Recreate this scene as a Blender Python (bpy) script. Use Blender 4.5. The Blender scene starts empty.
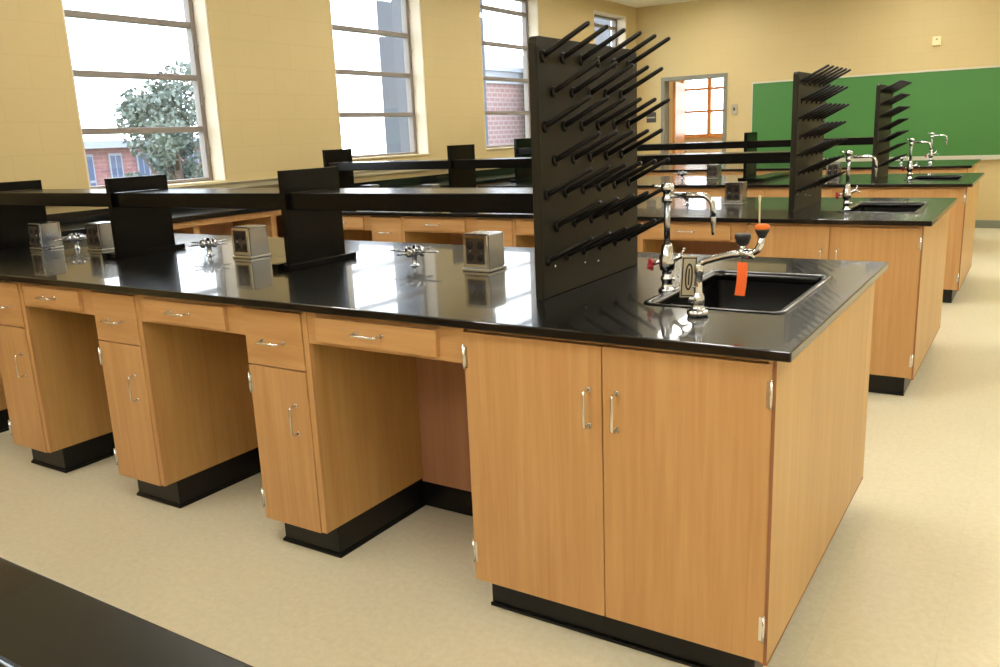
import bpy, bmesh, math, random
from mathutils import Vector, Matrix
random.seed(7)
SC = bpy.context.scene
COL = SC.collection
PI = math.pi

# ------------------------------------------------------------------ materials
def lin(c):
    c = c / 255.0
    return c / 12.92 if c <= 0.04045 else ((c + 0.055) / 1.055) ** 2.4
def rgb(r, g, b):
    return (lin(r), lin(g), lin(b), 1.0)
def new_mat(name):
    m = bpy.data.materials.new(name); m.use_nodes = True
    nt = m.node_tree; bs = nt.nodes['Principled BSDF']
    return m, nt, bs
def N(nt, t, **kw):
    n = nt.nodes.new(t)
    for k, v in kw.items(): setattr(n, k, v)
    return n
def plain(name, col, rough=0.5, metal=0.0, spec=0.5, bump=0.0, bscale=200.0, var=0.0, vscale=8.0):
    m, nt, bs = new_mat(name)
    bs.inputs['Base Color'].default_value = col
    bs.inputs['Roughness'].default_value = rough
    bs.inputs['Metallic'].default_value = metal
    bs.inputs['Specular IOR Level'].default_value = spec
    tc = N(nt, 'ShaderNodeTexCoord')
    if var > 0:
        nz = N(nt, 'ShaderNodeTexNoise'); nz.inputs['Scale'].default_value = vscale; nz.inputs['Detail'].default_value = 4
        nt.links.new(tc.outputs['Object'], nz.inputs['Vector'])
        mx = N(nt, 'ShaderNodeMix', data_type='RGBA')
        mx.inputs['A'].default_value = tuple(c * (1 - var) for c in col[:3]) + (1,)
        mx.inputs['B'].default_value = tuple(min(1, c * (1 + var)) for c in col[:3]) + (1,)
        nt.links.new(nz.outputs['Fac'], mx.inputs['Factor'])
        nt.links.new(mx.outputs['Result'], bs.inputs['Base Color'])
    if bump > 0:
        nb = N(nt, 'ShaderNodeTexNoise'); nb.inputs['Scale'].default_value = bscale
        nt.links.new(tc.outputs['Object'], nb.inputs['Vector'])
        bp = N(nt, 'ShaderNodeBump'); bp.inputs['Strength'].default_value = bump; bp.inputs['Distance'].default_value = 0.002
        nt.links.new(nb.outputs['Fac'], bp.inputs['Height']); nt.links.new(bp.outputs['Normal'], bs.inputs['Normal'])
    return m
def wood(name, ca, cb, horizontal=False, rough=0.38):
    m, nt, bs = new_mat(name)
    tc = N(nt, 'ShaderNodeTexCoord'); oi = N(nt, 'ShaderNodeObjectInfo')
    off = N(nt, 'ShaderNodeVectorMath', operation='SCALE'); off.inputs['Scale'].default_value = 7.0
    cmb = N(nt, 'ShaderNodeCombineXYZ')
    for i in range(3): nt.links.new(oi.outputs['Random'], cmb.inputs[i])
    nt.links.new(cmb.outputs[0], off.inputs[0])
    add = N(nt, 'ShaderNodeVectorMath', operation='ADD')
    nt.links.new(tc.outputs['Object'], add.inputs[0]); nt.links.new(off.outputs[0], add.inputs[1])
    mp = N(nt, 'ShaderNodeMapping')
    mp.inputs['Scale'].default_value = (3.0, 55.0, 55.0) if horizontal else (55.0, 55.0, 2.2)
    nt.links.new(add.outputs[0], mp.inputs['Vector'])
    n1 = N(nt, 'ShaderNodeTexNoise'); n1.inputs['Scale'].default_value = 1.0; n1.inputs['Detail'].default_value = 6; n1.inputs['Roughness'].default_value = 0.62; n1.inputs['Distortion'].default_value = 0.4
    nt.links.new(mp.outputs[0], n1.inputs['Vector'])
    mp2 = N(nt, 'ShaderNodeMapping'); mp2.inputs['Scale'].default_value = (0.9, 7, 7) if horizontal else (7, 7, 0.8)
    nt.links.new(add.outputs[0], mp2.inputs['Vector'])
    n2 = N(nt, 'ShaderNodeTexNoise'); n2.inputs['Scale'].default_value = 1.0; n2.inputs['Detail'].default_value = 3; n2.inputs['Distortion'].default_value = 1.2
    nt.links.new(mp2.outputs[0], n2.inputs['Vector'])
    mixf = N(nt, 'ShaderNodeMix', data_type='FLOAT'); mixf.inputs['Factor'].default_value = 0.45
    nt.links.new(n1.outputs['Fac'], mixf.inputs['A']); nt.links.new(n2.outputs['Fac'], mixf.inputs['B'])
    cr = N(nt, 'ShaderNodeValToRGB')
    cr.color_ramp.elements[0].position = 0.34; cr.color_ramp.elements[0].color = ca
    cr.color_ramp.elements[1].position = 0.66; cr.color_ramp.elements[1].color = cb
    nt.links.new(mixf.outputs['Result'], cr.inputs['Fac'])
    nt.links.new(cr.outputs['Color'], bs.inputs['Base Color'])
    bs.inputs['Roughness'].default_value = rough
    bs.inputs['Specular IOR Level'].default_value = 0.4
    bp = N(nt, 'ShaderNodeBump'); bp.inputs['Strength'].default_value = 0.08; bp.inputs['Distance'].default_value = 0.001
    nt.links.new(n1.outputs['Fac'], bp.inputs['Height']); nt.links.new(bp.outputs['Normal'], bs.inputs['Normal'])
    return m
def block_wall(name, col, axis):
    m, nt, bs = new_mat(name)
    tc = N(nt, 'ShaderNodeTexCoord'); sp = N(nt, 'ShaderNodeSeparateXYZ'); cb = N(nt, 'ShaderNodeCombineXYZ')
    nt.links.new(tc.outputs['Object'], sp.inputs[0])
    nt.links.new(sp.outputs[axis], cb.inputs[0]); nt.links.new(sp.outputs[2], cb.inputs[1])
    br = N(nt, 'ShaderNodeTexBrick')
    br.inputs['Scale'].default_value = 1.0; br.inputs['Brick Width'].default_value = 0.4; br.inputs['Row Height'].default_value = 0.2
    br.inputs['Mortar Size'].default_value = 0.006; br.inputs['Mortar Smooth'].default_value = 0.4
    br.inputs['Color1'].default_value = col
    br.inputs['Color2'].default_value = tuple(c * 0.985 for c in col[:3]) + (1,)
    br.inputs['Mortar'].default_value = tuple(c * 0.955 for c in col[:3]) + (1,)
    nt.links.new(cb.outputs[0], br.inputs['Vector'])
    nt.links.new(br.outputs['Color'], bs.inputs['Base Color'])
    nz = N(nt, 'ShaderNodeTexNoise'); nz.inputs['Scale'].default_value = 60
    nt.links.new(tc.outputs['Object'], nz.inputs['Vector'])
    ad = N(nt, 'ShaderNodeMath', operation='MULTIPLY_ADD'); ad.inputs[1].default_value = -0.6
    nt.links.new(br.outputs['Fac'], ad.inputs[0]); nt.links.new(nz.outputs['Fac'], ad.inputs[2])
    bp = N(nt, 'ShaderNodeBump'); bp.inputs['Strength'].default_value = 0.12; bp.inputs['Distance'].default_value = 0.003
    nt.links.new(ad.outputs[0], bp.inputs['Height']); nt.links.new(bp.outputs['Normal'], bs.inputs['Normal'])
    bs.inputs['Roughness'].default_value = 0.55; bs.inputs['Specular IOR Level'].default_value = 0.3
    return m
def exterior_brick(name, c1, c2, mortar, axis, w=0.5, h=0.2, ms=0.03):
    m, nt, bs = new_mat(name)
    tc = N(nt, 'ShaderNodeTexCoord'); sp = N(nt, 'ShaderNodeSeparateXYZ'); cb = N(nt, 'ShaderNodeCombineXYZ')
    nt.links.new(tc.outputs['Object'], sp.inputs[0])
    nt.links.new(sp.outputs[axis], cb.inputs[0]); nt.links.new(sp.outputs[2], cb.inputs[1])
    br = N(nt, 'ShaderNodeTexBrick'); br.inputs['Scale'].default_value = 1.0
    br.inputs['Brick Width'].default_value = w; br.inputs['Row Height'].default_value = h; br.inputs['Mortar Size'].default_value = ms
    br.inputs['Color1'].default_value = c1; br.inputs['Color2'].default_value = c2; br.inputs['Mortar'].default_value = mortar
    nt.links.new(cb.outputs[0], br.inputs['Vector']); nt.links.new(br.outputs['Color'], bs.inputs['Base Color'])
    bs.inputs['Roughness'].default_value = 0.9
    return m
def floor_mat():
    m, nt, bs = new_mat('vinyl_tile_floor')
    tc = N(nt, 'ShaderNodeTexCoord')
    n1 = N(nt, 'ShaderNodeTexNoise'); n1.inputs['Scale'].default_value = 45; n1.inputs['Detail'].default_value = 5; n1.inputs['Roughness'].default_value = 0.7
    nt.links.new(tc.outputs['Object'], n1.inputs['Vector'])
    n2 = N(nt, 'ShaderNodeTexNoise'); n2.inputs['Scale'].default_value = 1.3; n2.inputs['Detail'].default_value = 2
    nt.links.new(tc.outputs['Object'], n2.inputs['Vector'])
    cr = N(nt, 'ShaderNodeValToRGB')
    cr.color_ramp.elements[0].position = 0.3; cr.color_ramp.elements[0].color = FLOOR_A
    cr.color_ramp.elements[1].position = 0.7; cr.color_ramp.elements[1].color = FLOOR_B
    mx = N(nt, 'ShaderNodeMix', data_type='FLOAT'); mx.inputs['Factor'].default_value = 0.3
    nt.links.new(n1.outputs['Fac'], mx.inputs['A']); nt.links.new(n2.outputs['Fac'], mx.inputs['B'])
    nt.links.new(mx.outputs['Result'], cr.inputs['Fac'])
    br = N(nt, 'ShaderNodeTexBrick'); br.offset = 0.0
    br.inputs['Scale'].default_value = 1.0; br.inputs['Brick Width'].default_value = 0.305; br.inputs['Row Height'].default_value = 0.305
    br.inputs['Mortar Size'].default_value = 0.0012; br.inputs['Color1'].default_value = (1, 1, 1, 1); br.inputs['Color2'].default_value = (0.985, 0.985, 0.985, 1); br.inputs['Mortar'].default_value = (0.93, 0.93, 0.92, 1)
    nt.links.new(tc.outputs['Object'], br.inputs['Vector'])
    mul = N(nt, 'ShaderNodeMix', data_type='RGBA', blend_type='MULTIPLY'); mul.inputs['Factor'].default_value = 1.0
    nt.links.new(cr.outputs['Color'], mul.inputs['A']); nt.links.new(br.outputs['Color'], mul.inputs['B'])
    nt.links.new(mul.outputs['Result'], bs.inputs['Base Color'])
    bs.inputs['Roughness'].default_value = 0.32; bs.inputs['Specular IOR Level'].default_value = 0.35
    return m
def epoxy(name, col, r0, r1, spec=0.5, coat=0.0):
    m, nt, bs = new_mat(name)
    tc = N(nt, 'ShaderNodeTexCoord')
    nz = N(nt, 'ShaderNodeTexNoise'); nz.inputs['Scale'].default_value = 6; nz.inputs['Detail'].default_value = 5
    nt.links.new(tc.outputs['Object'], nz.inputs['Vector'])
    mr = N(nt, 'ShaderNodeMapRange'); mr.inputs['To Min'].default_value = r0; mr.inputs['To Max'].default_value = r1
    nt.links.new(nz.outputs['Fac'], mr.inputs['Value']); nt.links.new(mr.outputs['Result'], bs.inputs['Roughness'])
    bs.inputs['Base Color'].default_value = col; bs.inputs['Specular IOR Level'].default_value = spec
    if coat > 0:
        bs.inputs['Coat Weight'].default_value = coat; bs.inputs['Coat Roughness'].default_value = 0.035; bs.inputs['Coat IOR'].default_value = 1.5
    return m
def glass_pane():
    m = bpy.data.materials.new('window_glass'); m.use_nodes = True
    nt = m.node_tree; nt.nodes.clear()
    out = N(nt, 'ShaderNodeOutputMaterial'); mx = N(nt, 'ShaderNodeMixShader')
    tr = N(nt, 'ShaderNodeBsdfTransparent'); gl = N(nt, 'ShaderNodeBsdfGlossy'); ge = N(nt, 'ShaderNodeNewGeometry')
    tr.inputs['Color'].default_value = (0.95, 0.975, 0.985, 1); gl.inputs['Roughness'].default_value = 0.01
    # Schlick reflectance, the same from either side of the pane
    dt = N(nt, 'ShaderNodeVectorMath', operation='DOT_PRODUCT'); nt.links.new(ge.outputs['Incoming'], dt.inputs[0]); nt.links.new(ge.outputs['Normal'], dt.inputs[1])
    ab = N(nt, 'ShaderNodeMath', operation='ABSOLUTE'); nt.links.new(dt.outputs['Value'], ab.inputs[0])
    iv = N(nt, 'ShaderNodeMath', operation='SUBTRACT'); iv.inputs[0].default_value = 1.0; nt.links.new(ab.outputs[0], iv.inputs[1])
    pw = N(nt, 'ShaderNodeMath', operation='POWER'); pw.inputs[1].default_value = 5.0; nt.links.new(iv.outputs[0], pw.inputs[0])
    fr = N(nt, 'ShaderNodeMath', operation='MULTIPLY_ADD'); fr.inputs[1].default_value = 0.96; fr.inputs[2].default_value = 0.04; nt.links.new(pw.outputs[0], fr.inputs[0])
    nt.links.new(fr.outputs[0], mx.inputs['Fac']); nt.links.new(tr.outputs[0], mx.inputs[1]); nt.links.new(gl.outputs[0], mx.inputs[2])
    nt.links.new(mx.outputs[0], out.inputs['Surface'])
    return m
def emit(name, col, s):
    m = bpy.data.materials.new(name); m.use_nodes = True
    nt = m.node_tree; nt.nodes.clear()
    out = N(nt, 'ShaderNodeOutputMaterial'); e = N(nt, 'ShaderNodeEmission')
    e.inputs['Color'].default_value = col; e.inputs['Strength'].default_value = s
    nt.links.new(e.outputs[0], out.inputs['Surface'])
    return m

FLOOR_A = rgb(218, 208, 176); FLOOR_B = rgb(236, 229, 201)
WALLC = rgb(206, 184, 132)
M = dict(
    oak=wood('oak_veneer', rgb(188, 140, 86), rgb(207, 163, 109)),
    oakh=wood('oak_veneer_level_grain', rgb(188, 140, 86), rgb(207, 163, 109), True),
    endoak=wood('oak_end_panel', rgb(190, 146, 84), rgb(208, 168, 106)),
    kneeback=wood('reddish_brown_oak_panel', rgb(176, 126, 96), rgb(194, 146, 112)),  # reddish-brown tone of the panels themselves
    band=plain('red_brown_edge_band_and_shadow_gap', rgb(150, 100, 64), 0.5),  # edge band's own brown, reused for the shadow gap strip
    epoxy=epoxy('black_epoxy_resin', (0.006, 0.006, 0.005, 1), 0.20, 0.30, 0.22, 0.56),
    shelf=epoxy('black_shelf_laminate', (0.004, 0.0035, 0.003, 1), 0.16, 0.28, 0.15),
    sink=plain('black_sink_resin', (0.004, 0.004, 0.004, 1), 0.35, 0.0, 0.25),
    rack=plain('black_rack_resin', (0.021, 0.018, 0.011, 1), 0.45, 0.0, 0.2, bump=0.1, bscale=300),
    peg=plain('black_peg_plastic', (0.009, 0.0075, 0.006, 1), 0.3, 0.0, 0.3),
    kick=plain('black_vinyl_base', (0.005, 0.005, 0.005, 1), 0.3, 0.0, 0.35),
    chrome=plain('chrome', (0.70, 0.725, 0.78, 1), 0.09, 1.0),
    pullm=plain('satin_chrome_pull', (0.80, 0.80, 0.80, 1), 0.22, 1.0),
    steel=plain('brushed_steel', (0.40, 0.415, 0.45, 1), 0.24, 1.0),
    plate=plain('brown_cover_plate', rgb(72, 58, 46), 0.4),
    socket=plain('dark_socket', (0.012, 0.010, 0.010, 1), 0.35),
    red=plain('red_plastic', rgb(170, 30, 35), 0.35),
    blackp=plain('black_rubber', (0.02, 0.021, 0.023, 1), 0.45),
    orange=plain('orange_plastic', rgb(235, 120, 30), 0.4),
    tag=plain('orange_card', rgb(252, 112, 44), 0.55),
    tagink=plain('tag_print', rgb(170, 50, 12), 0.6),
    cream=plain('cream_strap', rgb(215, 205, 170), 0.4),
    signplate=plain('eyewash_plate_grey', rgb(190, 185, 165), 0.35, 0.5),
    signink=plain('eyewash_plate_print', rgb(40, 36, 38), 0.5),
    board=plain('chalkboard_green', rgb(66, 124, 54), 0.45, var=0.10, vscale=1.6),
    alu=plain('aluminium_trim', rgb(205, 200, 180), 0.4, 0.3),
    wallL=block_wall('tan_block_wall_side', WALLC, 1),
    wallB=block_wall('tan_block_wall_end', WALLC, 0),
    paleW=plain('pale_painted_wall', rgb(238, 230, 208), 0.7),
    ceil=plain('ceiling_white', rgb(246, 242, 230), 0.8, bump=0.1, bscale=120),
    floor=floor_mat(),
    base=plain('grey_green_vinyl_base', rgb(120, 122, 104), 0.5),
    wframe=plain('bronze_window_frame', rgb(140, 130, 122), 0.45, var=0.1),
    revealm=plain('pale_reveal', rgb(226, 212, 190), 0.6),  # reveal linings, paler than the wall face
    sillm=plain('cream_sill', rgb(214, 196, 150), 0.5),
    race=plain('grey_raceway', rgb(176, 164, 130), 0.4),
    glass=glass_pane(),
    dframe=plain('grey_door_frame', rgb(128, 126, 112), 0.45),
    dwood=wood('orange_door_wood', rgb(206, 134, 66), rgb(226, 160, 88)),
    hallwall=plain('hall_wall', rgb(225, 205, 160), 0.7),
    wplate=plain('wall_plate', rgb(176, 166, 138), 0.45),
    dark=plain('dark_plaque', rgb(60, 56, 50), 0.5),
    ivory=plain('ivory_box', rgb(235, 222, 170), 0.5),
    lamp=emit('lamp_diffuser', (1.0, 0.97, 0.90, 1), 27.5),
    fix=plain('white_enamel', rgb(235, 235, 230), 0.5),
    brick1=exterior_brick('red_brick', rgb(146, 102, 102), rgb(136, 94, 96), rgb(150, 116, 116), 1, .4, .14, .02),
    brick3=exterior_brick('pale_red_brick', rgb(134, 104, 104), rgb(126, 98, 98), rgb(145, 128, 128), 1, .3, .14, .025),
    fascia=plain('white_fascia', rgb(146, 151, 162), 0.7),
    roofm=plain('pale_roof', rgb(150, 153, 160), 0.8),
    tower=plain('blue_grey_render', rgb(76, 78, 84), 0.85, var=0.05),
    wdark=plain('far_window_glass', rgb(80, 90, 118), 0.5),
    leaf=plain('leaf_green', rgb(98, 108, 100), 0.8, var=0.3, vscale=4),
    leafp=plain('pale_leaf_green', rgb(120, 140, 120), 0.8, var=0.3, vscale=4),
    bark=plain('bark', rgb(84, 70, 58), 0.9),
    lawn=plain('lawn', rgb(110, 120, 90), 0.95),
)

# ------------------------------------------------------------------ mesh builder
class MB:
    def __init__(s): s.bm = bmesh.new()
    def box(s, x0, x1, y0, y1, z0, z1):
        v = [s.bm.verts.new(p) for p in ((x0,y0,z0),(x1,y0,z0),(x1,y1,z0),(x0,y1,z0),(x0,y0,z1),(x1,y0,z1),(x1,y1,z1),(x0,y1,z1))]
        for f in ((3,2,1,0),(4,5,6,7),(0,1,5,4),(1,2,6,5),(2,3,7,6),(3,0,4,7)): s.bm.faces.new([v[i] for i in f])
        return s
    def rings(s, rings, cap=True, smooth=True):
        rv = [[s.bm.verts.new(p) for p in r] for r in rings]
        n = len(rv[0])
        for a, b in zip(rv, rv[1:]):
            for i in range(n):
                f = s.bm.faces.new((a[i], a[(i+1)%n], b[(i+1)%n], b[i])); f.smooth = smooth
        if cap:
            s.bm.faces.new(list(reversed(rv[0]))); s.bm.faces.new(rv[-1])
        return s
    def tube(s, pts, r, seg=10):
        pts = [Vector(p) for p in pts]
        rs = r if hasattr(r, '__len__') else [r]*len(pts)
        out = []; prev = None
        for i, p in enumerate(pts):
            d = (pts[min(i+1, len(pts)-1)] - pts[max(i-1, 0)]).normalized()
            if prev is None:
                a = Vector((0,0,1)) if abs(d.z) < 0.9 else Vector((1,0,0))
                u = d.cross(a).normalized()
            else:
                u = (prev - d*prev.dot(d)).normalized()
            prev = u; w = d.cross(u)
            out.append([p + (u*math.cos(2*PI*k/seg) + w*math.sin(2*PI*k/seg))*rs[i] for k in range(seg)])
        return s.rings(out)
    def lathe(s, c, prof, seg=16, axis=2):
        out = []
        for r, h in prof:
            ring = []
            for k in range(seg):
                a = 2*PI*k/seg; x, y = r*math.cos(a), r*math.sin(a)
                p = {2: (x, y, h), 0: (h, x, y), 1: (y, h, x)}[axis]
                ring.append((c[0]+p[0], c[1]+p[1], c[2]+p[2]))
            out.append(ring)
        return s.rings(out)
    def build(s, name, mat, parent=None, bevel=0.0, seg=2, label=None):
        bmesh.ops.recalc_face_normals(s.bm, faces=s.bm.faces)
        me = bpy.data.meshes.new(name); s.bm.to_mesh(me); s.bm.free()
        me.materials.append(M[mat] if isinstance(mat, str) else mat)
        o = bpy.data.objects.new(name, me); COL.objects.link(o)
        if parent is not None: o.parent = parent
        if bevel > 0:
            b = o.modifiers.new('soft_edges', 'BEVEL'); b.width = bevel; b.segments = seg; b.limit_method = 'ANGLE'; b.angle_limit = 0.7
        if label: o['label'] = label
        return o
def arc(c, r, a0, a1, n, plane):
    pts = []
    for i in range(n+1):
        a = a0 + (a1-a0)*i/n; u, w = r*math.cos(a), r*math.sin(a)
        pts.append((c[0]+u, c[1], c[2]+w) if plane == 'xz' else (c[0], c[1]+u, c[2]+w))
    return pts
def tag(o, label, cat, group=None):
    o['label'] = label; o['category'] = cat
    if group: o['group'] = group
    return o
def thing(name, label, cat, loc=(0,0,0), rz=0, group=None):
    o = bpy.data.objects.new(name, None); COL.objects.link(o)
    o.empty_display_size = 0.1; o.location = loc; o.rotation_euler = (0, 0, rz)
    return tag(o, label, cat, group)
def struct(o): o['kind'] = 'structure'; return o
def dup(root, loc, label, rz=None, group=None):
    def cp(o, parent):
        c = o.copy(); COL.objects.link(c)
        if parent is not None: c.parent = parent
        for ch in [q for q in ALLCH(o)]: cp(ch, c)
        return c
    r = cp(root, None); r.location = loc; r['label'] = label
    if rz is not None: r.rotation_euler = (0, 0, rz)
    if group: r['group'] = group
    return r
def ALLCH(o): return list(o.children)

# ------------------------------------------------------------------ dimensions
H = 0.9144; TH = 0.0255; UZ = H - TH           # worktop top, thickness, underside
D = 1.358                                       # bench depth
FX = 0.026                                      # cabinet face behind worktop edge
XE = -0.036                                     # right end of cabinets
XL = -4.385                                     # left end of worktops (meets wall counter)
WX = -4.9; GX = -5.08                           # window wall face, glass plane
YB = 10.5; CZ = 3.16                            # end wall, ceiling
BENCH = {0: (0.0, -2.728), 1: (0.0, 0.0), 2: (0.0, 2.70), 3: (0.0, 5.30), 4: (-0.18, 7.92)}
WORD = {0: 'foreground bench', 1: 'nearest whole bench', 2: 'second bench', 3: 'third bench', 4: 'farthest bench'}

# ------------------------------------------------------------------ room shell
def room():
    struct(MB().box(-5.3, 4.0, -5.0, 13.2, -0.12, 0.0).build('floor', 'floor'))
    struct(MB().box(-5.3, 4.0, -5.0, 13.2, CZ, CZ+0.12).build('ceiling', 'ceil'))
    # window wall with four openings
    W = [(1.472, 2.61, 1.135), (3.924, 5.218, 1.235), (6.276, 7.562, 1.245), (9.085, 10.135, 1.27)]
    TOP = 3.0
    b = MB(); y = -5.0
    for (a, c, z) in W:
        b.box(-5.116, WX, y, a, 0, CZ); b.box(-5.116, WX, a, c, 0, z); b.box(-5.116, WX, a, c, TOP, CZ); y = c
    b.box(-5.116, WX, y, YB, 0, CZ)
    struct(b.build('wall_left', 'wallL'))
    rows = [(1.164, .378), (1.262, .382), (1.275, .385), (1.30, .388)]
    for k, ((a, c, z), (z0, st)) in enumerate(zip(W, rows)):
        e = bpy.data.objects.new('window_%d' % (k+1), None); COL.objects.link(e); struct(e)
        e.location = (GX, (a+c)/2, z)
        def L(mb, *q): return mb.box(q[0]-GX, q[1]-GX, q[2]-(a+c)/2, q[3]-(a+c)/2, q[4]-z, q[5]-z)
        f = MB()
        fw = .048
        L(f, GX-.03, GX+.035, a, a+fw, z, TOP); L(f, GX-.03, GX+.035, c-fw, c, z, TOP)
        L(f, GX-.03, GX+.035, a+fw, c-fw, z, z0+.012)
        lines = []
        zz = z0 + st
        while zz < TOP - .1:
            lines.append(zz); zz += st
        for q in lines: L(f, GX-.025, GX+.03, a+fw, c-fw, q-.021, q+.021)
        L(f, GX-.03, GX+.035, a+fw, c-fw, TOP-.04, TOP)
        f.build('window_frame', 'wframe', e, 0.004)
        edges = [z0] + lines + [TOP-.03]
        for p, q in zip(edges, edges[1:]):
            g = MB(); L(g, GX-.004, GX+.002, a+fw-.004, c-fw+.004, p+.008, q-.008); g.build('pane', 'glass', e)
        for q0 in edges[1:-1]:
            h = MB(); yy = c-fw+.012; L(h, GX+.03, GX+.045, yy, yy+.018, q0-.20, q0-.10); L(h, GX+.045, GX+.06, yy+.004, yy+.014, q0-.155, q0-.145); h.build('latch', 'wframe', e)
        v = MB(); L(v, -5.04, WX-.004, c-.014, c-.001, z+.017, TOP-.001); L(v, -5.04, WX-.004, a+.001, a+.014, z+.017, TOP-.001); L(v, -5.04, WX-.004, a+.014, c-.014, TOP-.014, TOP-.001); v.build('reveal', 'revealm', e)
        s = MB(); L(s, -5.04, WX+.012, a+.002, c-.002, z+.001, z+.016); s.build('window_sill', 'sillm', e, 0.003)
    # end wall with a doorway
    dx0, dx1, dz = -4.50, -3.50, 2.135
    b = MB(); b.box(WX, dx0, YB, YB+.16, 0, CZ); b.box(dx0, dx1, YB, YB+.16, dz, CZ); b.box(dx1, 4.0, YB, YB+.16, 0, CZ)
    struct(b.build('wall_back', 'wallB'))
    struct(MB().box(3.9, 4.0, -5.0, YB, 0, CZ).build('wall_right', 'paleW'))
    struct(MB().box(-4.9, 3.9, -5.0, -4.9, 0, CZ).build('wall_front', 'paleW'))
    struct(MB().box(dx1+.0, 3.9, YB-.012, YB, 0, .10).build('baseboard_back', 'base', None, .003))
    # door frame, leaf
    e = bpy.data.objects.new('door_1', None); COL.objects.link(e); struct(e)
    f = MB(); t = .055
    f.box(dx0, dx0+t, YB-.015, YB+.175, 0, dz); f.box(dx1-t, dx1, YB-.015, YB+.175, 0, dz); f.box(dx0+t, dx1-t, YB-.015, YB+.175, dz-t, dz)
    f.build('door_frame', 'dframe', e, .004)
    leaf = MB().box(0, .045, 0, .86, .01, dz-t-.006).build('door_leaf', 'dwood', e, .003)
    leaf.location = (dx0+t+.055, YB+.18, 0); leaf.rotation_euler = (0, 0, math.radians(11))
    hd = MB(); hd.tube([(.045, .79, 1.02), (.105, .79, 1.02), (.105, .68, 1.02)], .010); hd.lathe((.045, .79, 1.02), [(.026, 0), (.026, .008)], 14, 0)
    hd.build('door_handle', 'pullm', leaf)
    # corridor beyond: far wall with a wooden six-light window open to daylight
    hy = 12.3; a, c, z0, z1 = -4.86, -3.92, 1.285, 2.36
    b = MB(); b.box(-5.3, a, hy, hy+.14, 0, CZ); b.box(c, -1.5, hy, hy+.14, 0, CZ); b.box(a, c, hy, hy+.14, 0, z0); b.box(a, c, hy, hy+.14, z1, CZ)
    b.box(-5.3, -5.16, YB+.16, hy, 0, CZ); b.box(-1.64, -1.5, YB+.16, hy, 0, CZ)
    struct(b.build('wall_corridor', 'hallwall'))
    e = bpy.data.objects.new('window_5', None); COL.objects.link(e); struct(e)
    f = MB(); q = .05
    f.box(a, a+q, hy-.02, hy+.1, z0, z1); f.box(c-q, c, hy-.02, hy+.1, z0, z1); f.box(a, c, hy-.03, hy+.1, z0-.07, z0); f.box(a+q, c-q, hy-.02, hy+.1, z1-q, z1)
    mid = -4.375
    f.box(mid-.03, mid+.03, hy-.01, hy+.09, z0, z1-q)
    for zz in (1.652, 2.015): f.box(a+q, c-q, hy-.005, hy+.085, zz-.018, zz+.018)
    f.build('window_frame', 'dwood', e, .003)
    MB().box(a+q, mid-.03, hy+.035, hy+.041, z0, z1-q).build('pane', 'glass', e)
    MB().box(mid+.03, c-q, hy+.035, hy+.041, z0, z1-q).build('pane', 'glass', e)
    # surface raceway along the window wall
    r = MB(); r.box(WX, WX+.035, -1.0, 8.6, 1.085, 1.128); r.box(WX, WX+.045, -1.0, 8.6, 1.128, 1.138)
    struct(r.build('trim_1', 'race', None, .003))
room()

# ------------------------------------------------------------------ worktops, sinks
SX0, SX1, SY0, SY1 = -0.505, -0.118, 0.378, 1.0
def worktop(k, sy=0.0):
    ox, oy = BENCH[k]
    label = {0: 'black epoxy worktop cut off by the bottom left corner', 1: 'long glossy black epoxy worktop of the nearest whole bench',
             2: 'black epoxy worktop of the second bench, green reflection at its sink end', 3: 'black epoxy worktop of the third bench',
             4: 'black epoxy worktop of the farthest bench under the chalkboard'}[k]
    bm = bmesh.new()
    xs = [XL-ox, SX0+.004, SX1-.004, 0.0]; ys = [0.0, SY0+sy+.004, SY1+sy-.004, D]
    grid = {}
    for zi, z in ((0, UZ), (1, H)):
        for i, x in enumerate(xs):
            for j, y in enumerate(ys): grid[zi, i, j] = bm.verts.new((x, y, z))
    for i in range(3):
        for j in range(3):
            if (i, j) == (1, 1): continue
            for zi in (0, 1): bm.faces.new([grid[zi, i, j], grid[zi, i+1, j], grid[zi, i+1, j+1], grid[zi, i, j+1]])
    def wallf(p, q): bm.faces.new([grid[0, p[0], p[1]], grid[0, q[0], q[1]], grid[1, q[0], q[1]], grid[1, p[0], p[1]]])
    for i in range(3): wallf((i, 0), (i+1, 0)); wallf((i, 3), (i+1, 3)); wallf((0, i), (0, i+1)); wallf((3, i), (3, i+1))
    wallf((1, 1), (2, 1)); wallf((1, 2), (2, 2)); wallf((1, 1), (1, 2)); wallf((2, 1), (2, 2))
    mb = MB(); mb.bm.free(); mb.bm = bm
    o = mb.build('worktop', 'epoxy', None, .0035)
    o.location = (ox, oy, 0); tag(o, label, 'worktop', 'bench worktops')
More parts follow.
